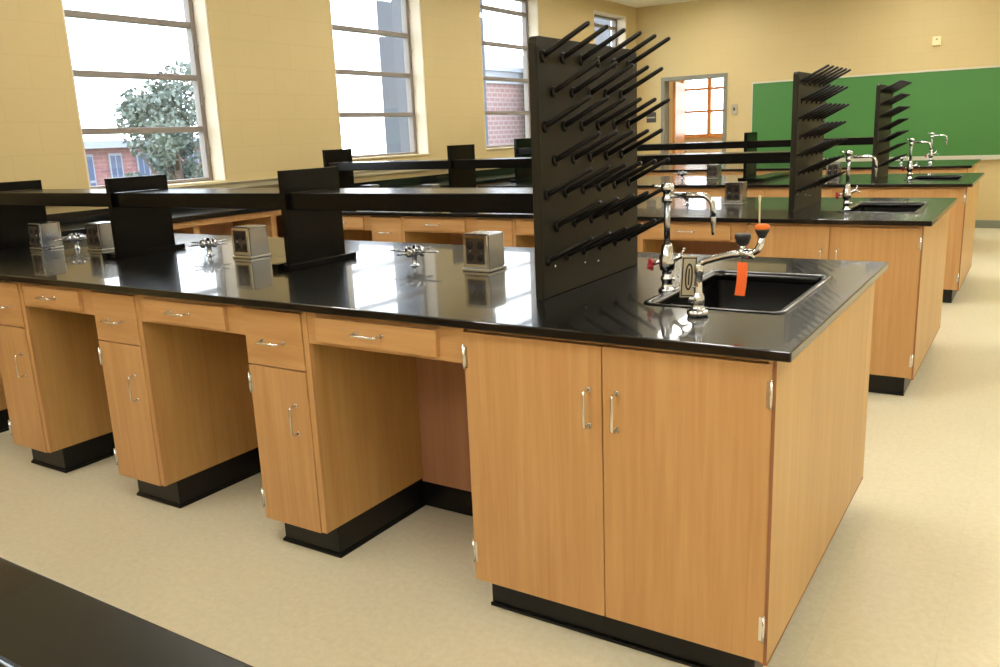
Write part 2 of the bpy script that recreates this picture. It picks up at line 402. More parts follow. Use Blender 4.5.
def make_sink():
    t = thing('sink', 'x', 'sink', (0,0,0), 0, 'drop-in sinks')
    cx, cy = (SX0+SX1)/2, (SY0+SY1)/2; hx, hy = (SX1-SX0)/2, (SY1-SY0)/2
    def rr(ax, ay, z, r, n=5):
        pts = []
        for (sx, sy, a0) in ((1,1,0), (-1,1,PI/2), (-1,-1,PI), (1,-1,1.5*PI)):
            for i in range(n+1):
                a = a0 + PI/2*i/n
                pts.append((sx*(ax-r)+r*math.cos(a), sy*(ay-r)+r*math.sin(a), z))
        return pts
    b = MB()
    # inner basin and outer shell as one thick-walled lathe-like loop
    b.rings([rr(hx-.02, hy-.02, UZ-.002, .03), rr(hx-.03, hy-.03, H-.27, .04), ], cap=False)
    b.bm.faces.new([v for v in b.bm.verts][-24:])
    b.rings([rr(hx-.01, hy-.01, UZ-.002, .03), rr(hx-.02, hy-.02, H-.285, .04)], cap=False)
    vs = [v for v in b.bm.verts]; b.bm.faces.new(list(reversed(vs[-24:])))
    o = b.build('basin', 'sink', t)
    r = MB()
    r.rings([rr(hx-.011, hy-.011, UZ-.002, .03), rr(hx-.008, hy-.008, H-.001, .03), rr(hx+.010, hy+.010, H+.0005, .035), rr(hx+.009, hy+.009, H+.003, .034), rr(hx-.003, hy-.003, H+.0035, .032), rr(hx-.012, hy-.012, H+.002, .03), rr(hx-.020, hy-.020, UZ-.002, .03), rr(hx-.011, hy-.011, UZ-.002, .03)], cap=False)
    r.build('rim', 'epoxy', t)
    d = MB(); d.lathe((0, 0, H-.272), [(.001, .0105), (.028, .0105), (.036, .009), (.04, .002)], 20); d.build('drain', 'chrome', t)
    return t
SINK_LBL = {1: 'large black sink beneath the eyewash at the bench corner', 2: 'black sink in the second bench worktop', 3: 'black sink in the third bench worktop',
            0: 'black sink rim just showing in the bottom left corner', 4: 'sink in the farthest bench'}
def sinks():
    s = make_sink(); first = True
    for k in (1, 2, 3, 0):
        ox, oy = BENCH[k]; cx, cy = (SX0+SX1)/2 + ox, (SY0+SY1)/2 + oy + (.232 if k == 0 else 0)
        if first: s.location = (cx, cy, 0); s['label'] = SINK_LBL[k]; first = False
        else: dup(s, (cx, cy, 0), SINK_LBL[k])
for k in (0, 1, 2, 3): worktop(k, .232 if k == 0 else 0)
def plain_top4():
    ox, oy = BENCH[4]
    o = MB().box(XL-ox, 0, 0, D, UZ, H).build('worktop', 'epoxy', None, .0035); o.location = (ox, oy, 0)
    tag(o, 'black epoxy worktop of the farthest bench under the chalkboard', 'worktop', 'bench worktops')
plain_top4()
sinks()

# ------------------------------------------------------------------ cabinets
def pull(parent, p, axis, ln=.096, out=.032):
    # wire pull standing off a face whose outward normal is -Y
    b = MB(); x, y, z = p; h = ln/2; r = .0042
    if axis == 'z': e0, e1 = (x, y, z-h), (x, y, z+h)
    else: e0, e1 = (x-h, y, z), (x+h, y, z)
    q0 = (e0[0], y-out, e0[2]); q1 = (e1[0], y-out, e1[2])
    k = .008
    dz = (0, 0, 1) if axis == 'z' else (1, 0, 0)
    a0 = (q0[0], q0[1]+k, q0[2]); b0 = (q0[0]+dz[0]*k, q0[1], q0[2]+dz[2]*k)
    a1 = (q1[0], q1[1]+k, q1[2]); b1 = (q1[0]-dz[0]*k, q1[1], q1[2]-dz[2]*k)
    b.tube([e0, a0, (q0[0]+dz[0]*k*.3, q0[1]+k*.3, q0[2]+dz[2]*k*.3), b0, b1, (q1[0]-dz[0]*k*.3, q1[1]+k*.3, q1[2]-dz[2]*k*.3), a1, e1], r, 8)
    for e in (e0, e1): b.lathe((e[0], y, e[2]), [(.0075, 0), (.0075, -.004)], 10, 1)
    return b.build('pull', 'pullm', parent, label='chrome bar handle')
def hinge(parent, x, y, z, flip=1):
    b = MB(); b.box(x-.002, x+.012, y-.0022, y, z-.032, z+.032) if flip > 0 else b.box(x-.012, x+.002, y-.0022, y, z-.032, z+.032)
    b.tube([(x, y-.004, z-.034), (x, y-.004, z+.034)], .0038, 8)
    b.lathe((x, y-.004, z+.034), [(.004, 0), (.0025, .004)], 8)
    return b.build('hinge', 'pullm', parent)
ZT = UZ - .013; ZB = .115
def make_sink_cabinet():
    t = thing('sink_cabinet', 'x', 'cabinet', (0,0,0), 0, 'two-door sink cabinets')
    x0, x1 = -0.897, XE; y0, y1 = FX, D-FX
    b = MB()
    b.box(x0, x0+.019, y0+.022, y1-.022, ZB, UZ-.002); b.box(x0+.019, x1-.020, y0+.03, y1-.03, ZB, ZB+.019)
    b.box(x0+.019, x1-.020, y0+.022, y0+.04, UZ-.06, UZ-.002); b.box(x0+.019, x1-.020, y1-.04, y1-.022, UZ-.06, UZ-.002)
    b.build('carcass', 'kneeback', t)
    MB().box(x1-.019, x1, y0+.001, y1-.001, ZB-.004, UZ-.002).build('end_panel', 'endoak', t, .001)
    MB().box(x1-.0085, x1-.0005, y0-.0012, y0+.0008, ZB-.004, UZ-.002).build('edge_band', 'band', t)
    MB().box(x1-.0185, x1+.0006, y0+.001, y1-.001, ZB-.010, ZB-.0042).build('shadow_gap_strip', 'band', t)  # dark strip painting the shadow gap under the end panel
    MB().box(x0+.01, x1-.02, y0+.008, y0+.020, ZT+.001, UZ-.002).build('top_rail', 'oakh', t)
    m = (x0+x1-.010)/2
    for a, c, side in ((x0+.001, m-.0015, -1), (m+.0015, x1-.0095, 1)):
        dr = MB().box(a, c, y0-.001, y0+.019, ZB-.002, ZT-.002).build('door', 'oak', t, .0015)
        pull(dr, ((c-.036) if side < 0 else (a+.040), y0-.001, .708), 'z', .098)
        hx = a if side < 0 else c
        for z in (.802, .205): hinge(dr, hx, y0-.001, z, 1 if side < 0 else -1)
    for a, c in ((x0+.001, m-.0015), (m+.0015, x1-.004)):
        MB().box(a, c, y1-.019, y1+.001, ZB-.002, ZT-.002).build('rear_door', 'oak', t, .0015)
    k = MB(); k.box(x0+.015, x1-.045, y0+.06, y1-.06, 0, ZB-.005)
    k.box(x0+.013, x1-.043, y0+.052, y0+.06, 0, .012); k.build('toe_kick', 'kick', t, .003)
    return t
PW = .292
def make_pedestal():
    # local x from 0 (right side) to -PW
    t = thing('base_cabinet', 'x', 'cabinet', (0,0,0), 0, 'narrow drawer cabinets')
    y0 = FX; y1 = .565
    b = MB().box(-PW, 0, y0+.02, y1, ZB, UZ-.002).build('body', 'endoak', t, .001)
    MB().box(-.022, 0, y0+.004, y0+.02, ZB, UZ-.002).build('face_stile', 'oak', t)
    dr = MB().box(-PW+.001, -.024, y0-.001, y0+.0195, .684, ZT-.001).build('drawer', 'oakh', t, .0015)
    pull(dr, (-PW*.545, y0-.001, .770), 'x', .098)
    do = MB().box(-PW+.001, -.024, y0-.001, y0+.0195, ZB-.002, .679).build('door', 'oak', t, .0015)
    pull(do, (-.080, y0-.001, .512), 'z', .098)
    for z in (.615, .19): hinge(do, -PW+.001, y0-.001, z, 1)
    k = MB(); k.box(-PW+.02, -.004, y0+.062, y1, 0, ZB-.001); k.box(-PW+.012, .004, y0+.054, y1, 0, .010); k.box(-PW+.016, 0, y0+.058, y1, .010, .016)
    k.build('toe_kick', 'kick', t, .002)
    return t
def make_knee(name_w, drawer=True):
    # local x 0 .. -w : apron rail with drawer
    w = name_w
    t = thing('knee_drawer', 'x', 'drawer', (0,0,0), 0, 'knee-space drawers')
    y0 = FX
    b = MB(); b.box(-w, 0, y0+.006, y0+.028, .779, UZ-.002); b.box(-w, 0, .40, .42, .779, UZ-.002)
    b.box(-w+.07, -w+.09, y0+.028, .40, .779, UZ-.01); b.box(-.09, -.07, y0+.028, .40, .779, UZ-.01)
    b.build('apron', 'oakh', t, .001)
    d = MB().box(-w+.045, -.085, y0-.010, y0+.0058, .792, ZT-.004).build('drawer_front', 'oakh', t, .0015)
    pull(d, (-w*.5-.035, y0-.010, .835), 'x', .098)
    return t
PED = [-1.507, -2.372, -3.175, -4.045]
def cabinets():
    sc = make_sink_cabinet(); pc = make_pedestal(); kd = make_knee(.60); kd2 = make_knee(.565)
    used = set()
    def place(src, loc, label):
        if src.name not in used:
            used.add(src.name); src.location = loc; src['label'] = label; return src
        return dup(src, loc, label)
    SL = {1: 'large oak two-door sink cabinet at the near corner of the nearest bench', 2: 'oak two-door sink cabinet at the right end of the second bench',
          3: 'oak two-door sink cabinet at the right end of the third bench', 4: 'oak cabinet at the right end of the farthest bench', 0: 'oak sink cabinet below the foreground worktop'}
    for k in (1, 2, 3, 4): place(sc, (BENCH[k][0], BENCH[k][1], 0), SL[k])
    order = {1: ['first left of the sink cabinet', 'second left of the sink cabinet', 'third left of the sink cabinet', 'at the left edge']}
    for k in (1, 2, 3):
        ox, oy = BENCH[k]
        wd = WORD[k]
        for i, x in enumerate(PED):
            if (k, i) in HIDE_PED: continue
            xx = x
            if k == 2 and i == 2: xx = x - .10
            o = ('first', 'second', 'third', 'fourth')[i]
            place(pc, (xx+ox, oy, 0), 'narrow oak cabinet with drawer over door, %s left of the sink cabinet, %s' % (o, wd))
            # knee drawer to the right of this pedestal
        for i in range(4):
            if (k, i) in HIDE_KNEE: continue
            r = (-.899 if i == 0 else PED[i-1]-PW) - (0.10 if (k == 2 and i == 3) else 0)
            l = PED[i] - (.10 if (k == 2 and i == 2) else 0)
            w = r - l
            src = kd if i == 0 else kd2
            base_w = .60 if i == 0 else .565
            q = place(src, (r+ox-.001, oy, 0), 'oak drawer over the %s knee space from the sink end, %s' % (('first', 'second', 'third', 'fourth')[i], wd))
            q.scale = ((w-.002)/base_w, 1, 1)
    for k in (1, 2, 3):
        ox, oy = BENCH[k]
        t = thing('service_panel', {1: 'brown panel closing the knee spaces of the nearest bench', 2: 'brown panel closing the knee spaces of the second bench', 3: 'brown panel closing the knee spaces of the third bench'}[k], 'panel', (ox, oy, 0), 0, 'knee-space back panels')
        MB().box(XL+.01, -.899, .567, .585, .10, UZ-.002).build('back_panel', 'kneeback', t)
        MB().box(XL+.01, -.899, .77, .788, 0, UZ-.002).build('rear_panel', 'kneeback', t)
        MB().box(XL+.01, -.899, .566, .60, 0, .10).build('base_strip', 'kick', t)
HIDE_PED = set(); HIDE_KNEE = set()
cabinets()
def farbench():
    ox, oy = BENCH[4]
    t = thing('service_panel', 'oak front panel of the farthest bench', 'panel', (ox, oy, 0), 0, 'bench front panels')
    MB().box(XL-ox+.01, -.899, .03, .05, ZB, UZ-.002).build('back_panel', 'oak', t)
    MB().box(XL-ox+.01, -.899, .09, .11, 0, ZB).build('base_strip', 'kick', t)
    MB().box(XL-ox+.01, -.899, D-.05, D-.03, 0, UZ-.002).build('rear_panel', 'oak', t)
farbench()
def support0():
    ox, oy = BENCH[0]
    t = thing('sink_cabinet', 'oak sink cabinet under the worktop in the bottom left corner', 'cabinet', (ox, oy, 0), 0, 'two-door sink cabinets')
    b = MB(); x0, x1 = -.897, XE
    b.box(x0, x0+.019, FX+.02, D-FX-.02, ZB, UZ-.002); b.box(x0+.019, x1-.019, FX+.02, D-FX-.02, ZB, ZB+.019); b.box(x0+.019, x1-.019, D-FX-.039, D-FX-.02, ZB+.019, UZ-.002)
    b.build('carcass', 'oak', t)
    MB().box(x1-.019, x1, FX, D-FX, ZB-.004, UZ-.002).build('end_panel', 'endoak', t)
    MB().box(x0+.02, x1-.05, FX+.06, D-FX-.06, 0, ZB-.005).build('toe_kick', 'kick', t)
    MB().box(XL+.01, x0-.002, .70, .72, 0, UZ-.002).build('back_panel', 'oak', t)
support0()

# ------------------------------------------------------------------ counter along the windows
def wall_counter():
    t = thing('wall_counter', 'black topped oak counter running along the wall under the windows', 'counter', (WX, 0, 0))
    z1 = .962; z0 = .925; xf = -4.40 - WX; ya, yb = -1.0, 8.3
    b = MB(); b.box(.001, xf, ya, yb, z0, z1); b.box(.001, .02, ya, yb, z1, z1+.07)
    b.build('countertop', 'epoxy', t, .003)
    b = MB(); b.box(xf-.045, xf-.025, ya+.02, yb-.02, .882, z0-.001); b.build('apron', 'oakh', t)
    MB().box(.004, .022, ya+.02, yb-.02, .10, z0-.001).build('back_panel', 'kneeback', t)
    y = ya+.1
    while y < yb-.05:
        MB().box(.023, xf-.046, y, y+.05, 0, .923).build('support_panel', 'oak', t); y += .70
wall_counter()

# ------------------------------------------------------------------ reagent shelves
def make_reagent(ux, label, k, xr=-.838, y0=.540, y1=.815, xl=-4.385, tops=(1.305, 1.305, 1.305), zz=(1.215, 1.150)):
    ox, oy = BENCH[k]
    t = thing('reagent_shelf', label, 'shelf', (ox, oy, H), 0, 'raised bench shelves')
    z1 = zz[0] - H; z0 = zz[1] - H
    uw0, uw1 = .520, .835
    b = MB(); b.box(xl, xr, y0+.022, y1-.022, z1-.026, z1-.0005); b.box(xl, xr, y0, y0+.022, z0, z1); b.box(xl, xr, y1-.022, y1, z0, z1)
    b.build('shelf_board', 'shelf', t, .003)
    for i, x in enumerate(ux):
        ut = tops[i] - H
        b = MB(); b.box(x-.028, x, uw0, y0-.001, 0, ut); b.box(x-.028, x, y1+.001, uw1, 0, ut)
        b.box(x-.028, x, y0-.001, y1+.001, 0, z0-.001); b.box(x-.028, x, y0-.001, y1+.001, z1+.001, ut)
        u = b.build('upright', 'shelf', t)
        f = MB(); f.box(x+.001, x+.036, uw0-.045, uw1+.03, 0.0006, .026); f.box(x-.064, x-.029, uw0-.045, uw1+.03, .0006, .026)
        f.build('foot_bar', 'shelf', u, .002)
    return t
make_reagent([-2.07, -3.21, -4.325], 'black raised shelf with three uprights along the nearest bench', 1, tops=(1.303, 1.283, 1.265))
make_reagent([-2.07, -3.20, -4.43], 'black raised shelf along the second bench, behind the nearest one', 2, xr=-.763, xl=-4.46, tops=(1.33, 1.345, 1.345), zz=(1.240, 1.178))
make_reagent([-1.82, -3.1, -4.22], 'black raised shelf along the third bench, farthest of the three', 3, xr=-.753, xl=-4.25, tops=(1.335, 1.34, 1.36), zz=(1.260, 1.200))

# ------------------------------------------------------------------ drying racks
def make_rack():
    t = thing('drying_rack', 'x', 'drying rack', (0,0,0), 0, 'black peg drying racks')
    x = -.82; y0, y1, z0, z1 = .325, 1.035, H, 1.672
    # board with rounded top corners, thickness along x
    r = .02; prof = [(y0, z0+.0006), (y1, z0+.0006)]
    for i in range(5): a = PI/2*i/4; prof.append((y1-r+r*math.cos(a), z1-r+r*math.sin(a)))
    for i in range(5): a = PI/2+PI/2*i/4; prof.append((y0+r+r*math.cos(a), z1-r+r*math.sin(a)))
    b = MB(); b.rings([[(x-.013, p, q) for p, q in prof], [(x+.013, p, q) for p, q in prof]], smooth=False)
    b.build('board', 'rack', t, .002)
    f = MB(); f.box(x+.0135, x+.018, y0+.001, y0+.012, z0+.02, z1-.03); f.build('edge_trim', 'rack', t)
    proto = None
    for row in range(7):
        z = 1.618 - row*.0985
        ys = [.362 + i*.1195 for i in range(6)] if row % 2 == 0 else [.42 + i*.1195 for i in range(5)]
        for yy in ys:
            if proto is None:
                p = MB(); p.tube([(0, 0, 0), (.02, 0, .010), (.145, 0, .074), (.150, 0, .0765)], [.0085, .0085, .0068, .004], 10)
                p.lathe((0, 0, 0), [(.0, .0), (.017, .0), (.017, .004), (.010, .008), (.0, .008)], 12, 0)
                proto = p.build('peg', 'peg', t); o = proto
            else:
                o = proto.copy(); COL.objects.link(o); o.parent = t
            o.location = (x+.0135, yy, z)
    s = MB()
    for yy in (.40, .60, .70): s.lathe((x+.0135, yy, 1.005-.018*(yy-.4)*5), [(.006, 0), (.005, .004), (.0005, .005)], 10, 0)
    s.build('screw', 'chrome', t)
    return t
rk = make_rack(); rk['label'] = 'tall black peg drying rack in front, on the nearest bench'
dup(rk, (BENCH[2][0]+.075, BENCH[2][1], 0), 'black peg drying rack on the second bench, before the green chalkboard')
dup(rk, (BENCH[3][0]+.085, BENCH[3][1], 0), 'smallest black peg drying rack, on the third bench before the chalkboard')

def loose_board():
    o = MB().box(-.08, .08, -.5, .5, .0006, .03).build('loose_board', 'shelf', None, .003)
    o.location = (-1.70, 6.14, H); tag(o, 'black board lying across the third bench beside its upright', 'board')
loose_board()

# ------------------------------------------------------------------ power pedestals
def make_box():
    t = thing('outlet_box', 'x', 'outlet box', (0,0,0), 0, 'steel outlet boxes')
    w, d, h = .113, .112, .140
    b = MB()
    b.rings([[(-w/2, -d/2, .012), (w/2, -d/2, .012), (w/2, d/2, .012), (-w/2, d/2, .012)], [(-w/2+.002, -d/2+.006, h), (w/2-.002, -d/2+.006, h), (w/2-.002, d/2-.006, h), (-w/2+.002, d/2-.006, h)]], smooth=False)
    b.build('housing', 'steel', t, .004)
    MB().box(-w/2-.004, w/2+.004, -d/2-.004, d/2+.004, .0006, .0118).build('base_flange', 'chrome', t, .002)
    for s in (-1, 1):
        y = s*d/2 - s*.0025
        fp = MB().box(-w/2+.016, w/2-.016, min(y, y+s*.003), max(y, y+s*.003), .029, h-.016).build('cover_plate', 'plate', t, .001)
        fr = MB()
        for a, c, z0, z1 in ((-w/2+.004, -w/2+.0155, .018, h-.004), (w/2-.0155, w/2-.004, .018, h-.004), (-w/2+.0155, w/2-.0155, .018, .0285), (-w/2+.0155, w/2-.0155, h-.0155, h-.004)):
            fr.box(a, c, min(y, y+s*.005), max(y, y+s*.005), z0, z1)
        fr.build('plate_frame', 'chrome', t)
        for xx in (-.023, .023):
            for zz in (.055, .099):
                so = MB(); yy = y+s*.003
                so.lathe((xx, yy, zz), [(.0165, 0), (.0165, s*.003), (.0145, s*.004), (.0005, s*.004)], 14, 1)
                so.build('socket', 'socket', fp)
            sc = MB(); sc.lathe((xx, y+s*.003, .077), [(.0032, 0), (.003, s*.0015), (.0002, s*.002)], 8, 1); sc.build('screw', 'chrome', fp)
    return t
def make_turret():
    t = thing('gas_turret', 'x', 'tap', (0,0,0), 0, 'chrome four-way service turrets')
    b = MB(); b.lathe((0,0,0), [(.019, .0006), (.019, .003), (.0145, .006), (.0115, .010), (.0115, .040), (.014, .043), (.016, .046), (.016, .068), (.013, .072), (.008, .075), (.008, .083), (.0005, .084)], 18)
    b.build('column', 'chrome', t)
    for i in range(4):
        a = PI/2*i + .06
        n = MB(); n.tube([(.013, 0, .057), (.036, 0, .057)], .0065, 10)
        n.lathe((.034, 0, .057), [(.0065, 0), (.019, .001), (.019, .005), (.008, .008)], 14, 0)
        n.tube([(.042, 0, .057), (.056, 0, .057), (.118, 0, .058)], [.0055, .004, .0026], 8)
        for q in range(4): n.lathe((.064+q*.011, 0, .0573+q*.0004), [(.0032, 0), (.005, .002), (.0034, .007)], 8, 0)
        m = n.build('nozzle', 'chrome', t); m.rotation_euler = (0, 0, a)
        l = MB(); l.tube([(.026, 0, .060), (.026, 0, .074)], .0035, 8); l.tube([(.026, -.003, .0755), (.026, .010, .0765)], [.0045, .0032], 8)
        l.build('lever', 'chrome', m)
    return t
bx = make_box(); tu = make_turret()
BOXX = [(-1.306, .762, 'first outlet box left of the tall drying rack, nearest bench'),
        (-2.55, .742, 'second outlet box left of the drying rack, nearest bench'),
        (-3.600, .70, 'third outlet box left of the drying rack, right of the leftmost tap'),
        (-4.01, .63, 'leftmost outlet box, between the leftmost tap and upright')]
bx.location = (BOXX[0][0], BOXX[0][1], H); bx['label'] = 'steel ' + BOXX[0][2]
for x, y, l in BOXX[1:]: dup(bx, (x, y, H), 'steel ' + l)
TURX = [(-1.631, .757, 'chrome service tap between the first box and first shelf upright, nearest bench'),
        (-2.809, .72, 'chrome service tap between the second box and second upright, nearest bench'),
        (-3.815, .68, 'leftmost chrome service tap, between two steel boxes')]
tu.location = (TURX[0][0], TURX[0][1], H); tu['label'] = TURX[0][2]
for x, y, l in TURX[1:]: dup(tu, (x, y, H), l)
dup(bx, (-1.20, BENCH[2][1]+.80, H), 'steel outlet box on the second bench, beside the faucet spout')
dup(bx, (-3.58, BENCH[2][1]+.76, H), 'steel outlet box under the second shelf, right one of two')
dup(bx, (-4.18, BENCH[2][1]+.74, H), 'steel outlet box under the second shelf, left one of two')
dup(tu, (-1.50, BENCH[2][1]+.74, H), 'chrome service tap on the second bench, behind the curved faucet spout')
dup(bx, (-2.19, BENCH[3][1]+.75, H), 'steel outlet box on the third bench, in front of the door')
dup(bx, (-1.11, BENCH[3][1]+.70, H), 'steel outlet box on the third bench, behind the second drying rack')
dup(tu, (-2.50, BENCH[3][1]+.74, H), 'chrome service tap on the third bench, in front of the door')
dup(tu, (-.90, BENCH[4][1]+.58, H), 'chrome service tap on the farthest bench')

# ------------------------------------------------------------------ faucets
def make_faucet():
    t = thing('faucet', 'x', 'faucet', (0,0,0), 0, 'chrome gooseneck lab faucets')
    b = MB(); b.lathe((0,0,0), [(.026, .0006), (.026, .006), (.017, .010), (.015, .03), (.0195, .034), (.0195, .044), (.0145, .048), (.0145, .062), (.021, .066), (.024, .078), (.024, .105), (.019, .116), (.0165, .140), (.0125, .146)], 18)
    b.build('valve_body', 'chrome', t)
    r = MB(); r.tube([(0,0,.140), (0,0,.275)], .0095, 12); r.build('riser', 'steel', t)
    h = MB(); h.lathe((0,0,0), [(.0105, .268), (.016, .272), (.016, .286), (.0125, .290), (.0125, .300), (.0195, .304), (.021, .318), (.016, .326), (.0005, .328)], 16)
    h.build('vacuum_breaker', 'chrome', t)
    s = MB(); pts = [(0, 0, .292), (.102, 0, .292)] + [(.105+.036*math.sin(q*PI/2/6), 0, .256+.036*math.cos(q*PI/2/6)) for q in range(1, 7)] + [(.142, 0, .228)]
    s.tube(pts, .0085, 12); s.build('spout', 'chrome', t)
    n = MB(); n.lathe((.142, 0, .184), [(.003, -.008), (.005, 0), (.0055, .015), (.0085, .03), (.0095, .044), (.0085, .046)], 12); n.build('serrated_nozzle', 'steel', t)
    # red cross handle to the front left
    st = MB(); st.tube([(-.018, -.004, .092), (-.045, -.008, .082)], .0055, 8); st.build('valve_stem', 'chrome', t)
    k = MB()
    for a in range(4):
        u = a*PI/2 + .5
        k.tube([(-.048, -.008, .081), (-.050, -.008+.020*math.cos(u), .081+.020*math.sin(u))], [.007, .0055], 8)
    k.lathe((-.058, -.008, .081), [(.0005, 0), (.010, .001), (.011, .012), (.006, .014)], 12, 0)
    k.build('red_handle', 'red', t, label='red cross handle')
    l = MB(); l.tube([(.018, .002, .095), (.045, .012, .112)], [.009, .007], 8); l.tube([(.04, .010, .112), (.05, .012, .128)], .004, 8); l.tube([(.045, .012, .112), (.072, -.01, .098)], [.005, .003], 8)
    l.lathe((.05, .012, .128), [(.005, 0), (.005, .005), (.0005, .006)], 8)
    l.build('lever', 'chrome', t)
    u = MB(); u.tube([(-.012, 0, .315), (-.045, -.01, .322)], [.0055, .0035], 8); u.build('top_lever', 'chrome', t)
    d = MB(); d.tube([(.012, 0, .038), (.030, -.004, .040)], .006, 8); d.build('needle_knob', 'chrome', t)
    return t
fa = make_faucet(); fa.location = (-.518, .588, H); fa['label'] = 'tall chrome gooseneck faucet with red handle, nearest bench'
dup(fa, (-.485, BENCH[2][1]+.50, H), 'chrome gooseneck faucet at the second bench sink')
dup(fa, (-.50, BENCH[3][1]+.60, H), 'chrome gooseneck faucet at the third bench sink')
dup(fa, (-.615, BENCH[4][1]+.58, H), 'chrome faucet on the farthest bench, against the chalkboard')

# ------------------------------------------------------------------ eyewash
def make_eyewash():
    t = thing('eyewash', 'chrome eyewash with black cup and orange cup beside the near sink', 'eyewash', (-.311, .282, H))
    b = MB(); b.lathe((0,0,0), [(.026, .0006), (.029, .004), (.029, .014), (.020, .019), (.016, .022), (.016, .032), (.018, .044), (.015, .056), (.0105, .064), (.0105, .110), (.013, .114), (.013, .135), (.011, .140)], 18)
    b.build('valve_body', 'chrome', t)
    v = MB(); v.lathe((-.010, -.016, .048), [(.009, 0), (.009, -.012), (.006, -.015), (.0005, -.0155)], 12, 1); v.build('valve_cap', 'steel', t)
    a = MB(); a.tube([(0,0,.120), (.004, 0, .138), (.018, 0, .147), (.06, .004, .160), (.085, .006, .166), (.115, .006, .169), (.136, .006, .170), (.150, .006, .179), (.158, .006, .195), (.161, .006, .213)], .0088, 12)
    a.lathe((.122, .006, .169), [(.0085, -.012), (.0125, -.011), (.0125, .020), (.0085, .021)], 12, 0)
    a.build('arm', 'chrome', t)
    n = MB(); n.tube([(.112, .006, .170), (.113, .006, .196)], .0075, 10); n.lathe((.112, .006, .160), [(.010, 0), (.010, .022)], 10); n.build('nozzle_stem', 'chrome', t)
    c = MB(); c.lathe((.113, .006, .188), [(.006, 0), (.012, .004), (.0175, .012), (.0175, .018), (.0205, .019), (.0205, .029), (.018, .032), (.0005, .033)], 18); c.build('black_cup', 'blackp', t, label='black dust cup')
    c = MB(); c.lathe((.161, .006, .206), [(.006, 0), (.009, .006), (.017, .022), (.018, .027)], 18); c.build('cup_holder', 'blackp', t)
    c = MB(); c.lathe((.161, .006, .2335), [(.018, 0), (.0188, .003), (.018, .008), (.012, .012), (.0005, .013)], 18); c.build('orange_cup', 'orange', t, label='orange dust cup')
    r = MB(); r.tube([(.152, .012, .240), (.151, .012, .296), (.151, .012, .310)], [.0022, .0022, .004], 8); r.lathe((.151, .012, .310), [(.004, 0), (.0025, .006)], 8); r.build('post', 'cream', t)
    p = MB(); th = math.radians(-25)
    ct, stn = math.cos(th), math.sin(th)
    fl = MB(); fl.box(-.021, .021, -.0015, .0015, -.055, .055); f = fl.build('push_plate', 'signplate', t, .001, label='grey push plate with dark oval marking')
    f.location = (-.021, -.016, .106); f.rotation_euler = (0, math.radians(3), math.radians(38))
    k = MB()
    def band(a, c, z0, z1): k.box(a, c, -.0024, -.0016, z0, z1)
    band(-.019, -.016, -.051, .051); band(.016, .019, -.051, .051); band(-.016, .016, .048, .051); band(-.016, .016, -.051, -.048)
    pts = [(.0105*math.cos(2*PI*i/24), .036*math.copysign(abs(math.sin(2*PI*i/24))**.75, math.sin(2*PI*i/24))) for i in range(24)]
    ring_o = [(x, -.0024, z) for x, z in pts]; ring_i = [(x*.58, -.0024, z*.84) for x, z in pts]; bo = [(x, -.0016, z) for x, z in pts]; bi = [(x*.58, -.0016, z*.84) for x, z in pts]
    k.rings([bi, ring_i, ring_o, bo, bi], cap=False, smooth=False)
    band(-.002, .002, -.022, .022)
    k.build('plate_marking', 'signink', f)
    l = MB(); l.tube([(-.006, -.004, .075), (-.024, -.010, .085)], .005, 8); l.build('plate_arm', 'chrome', t)
    return t
make_eyewash()
def orange_tag():
    b = MB(); x, y, z = -.192, .2715, H+.155
    # slightly curled card hanging from the arm
    for side in (0,):
        rows = []
        for i in range(9):
            q = i/8.0; zz = z - .005 - q*.085; off = .006*math.sin(q*2.2); sk = -.004*q + .003*math.sin(q*PI)
            rows.append([(x-.0135+sk, y-off, zz), (x+.0135+sk, y-off-.004, zz), (x+.0135+sk, y-off-.0048, zz), (x-.0135+sk, y-off-.0008, zz)])
        b.rings(rows, smooth=False)
    o = b.build('inspection_tag', 'tag'); tag(o, 'orange tag hanging from the eyewash arm over the sink', 'tag')
    o2 = MB(); o2.tube([(x, y-.0012, z-.012), (x-.002, y+.002, z+.004), (x+.002, .288, z+.030), (x+.002, .300, z+.008)], .0012, 6); o2.build('tie', 'blackp', o)
    p = MB(); p.box(x-.003, x+.001, y-.0066, y-.0056, z-.075, z-.035); p.build('print_line', 'tagink', o)
orange_tag()

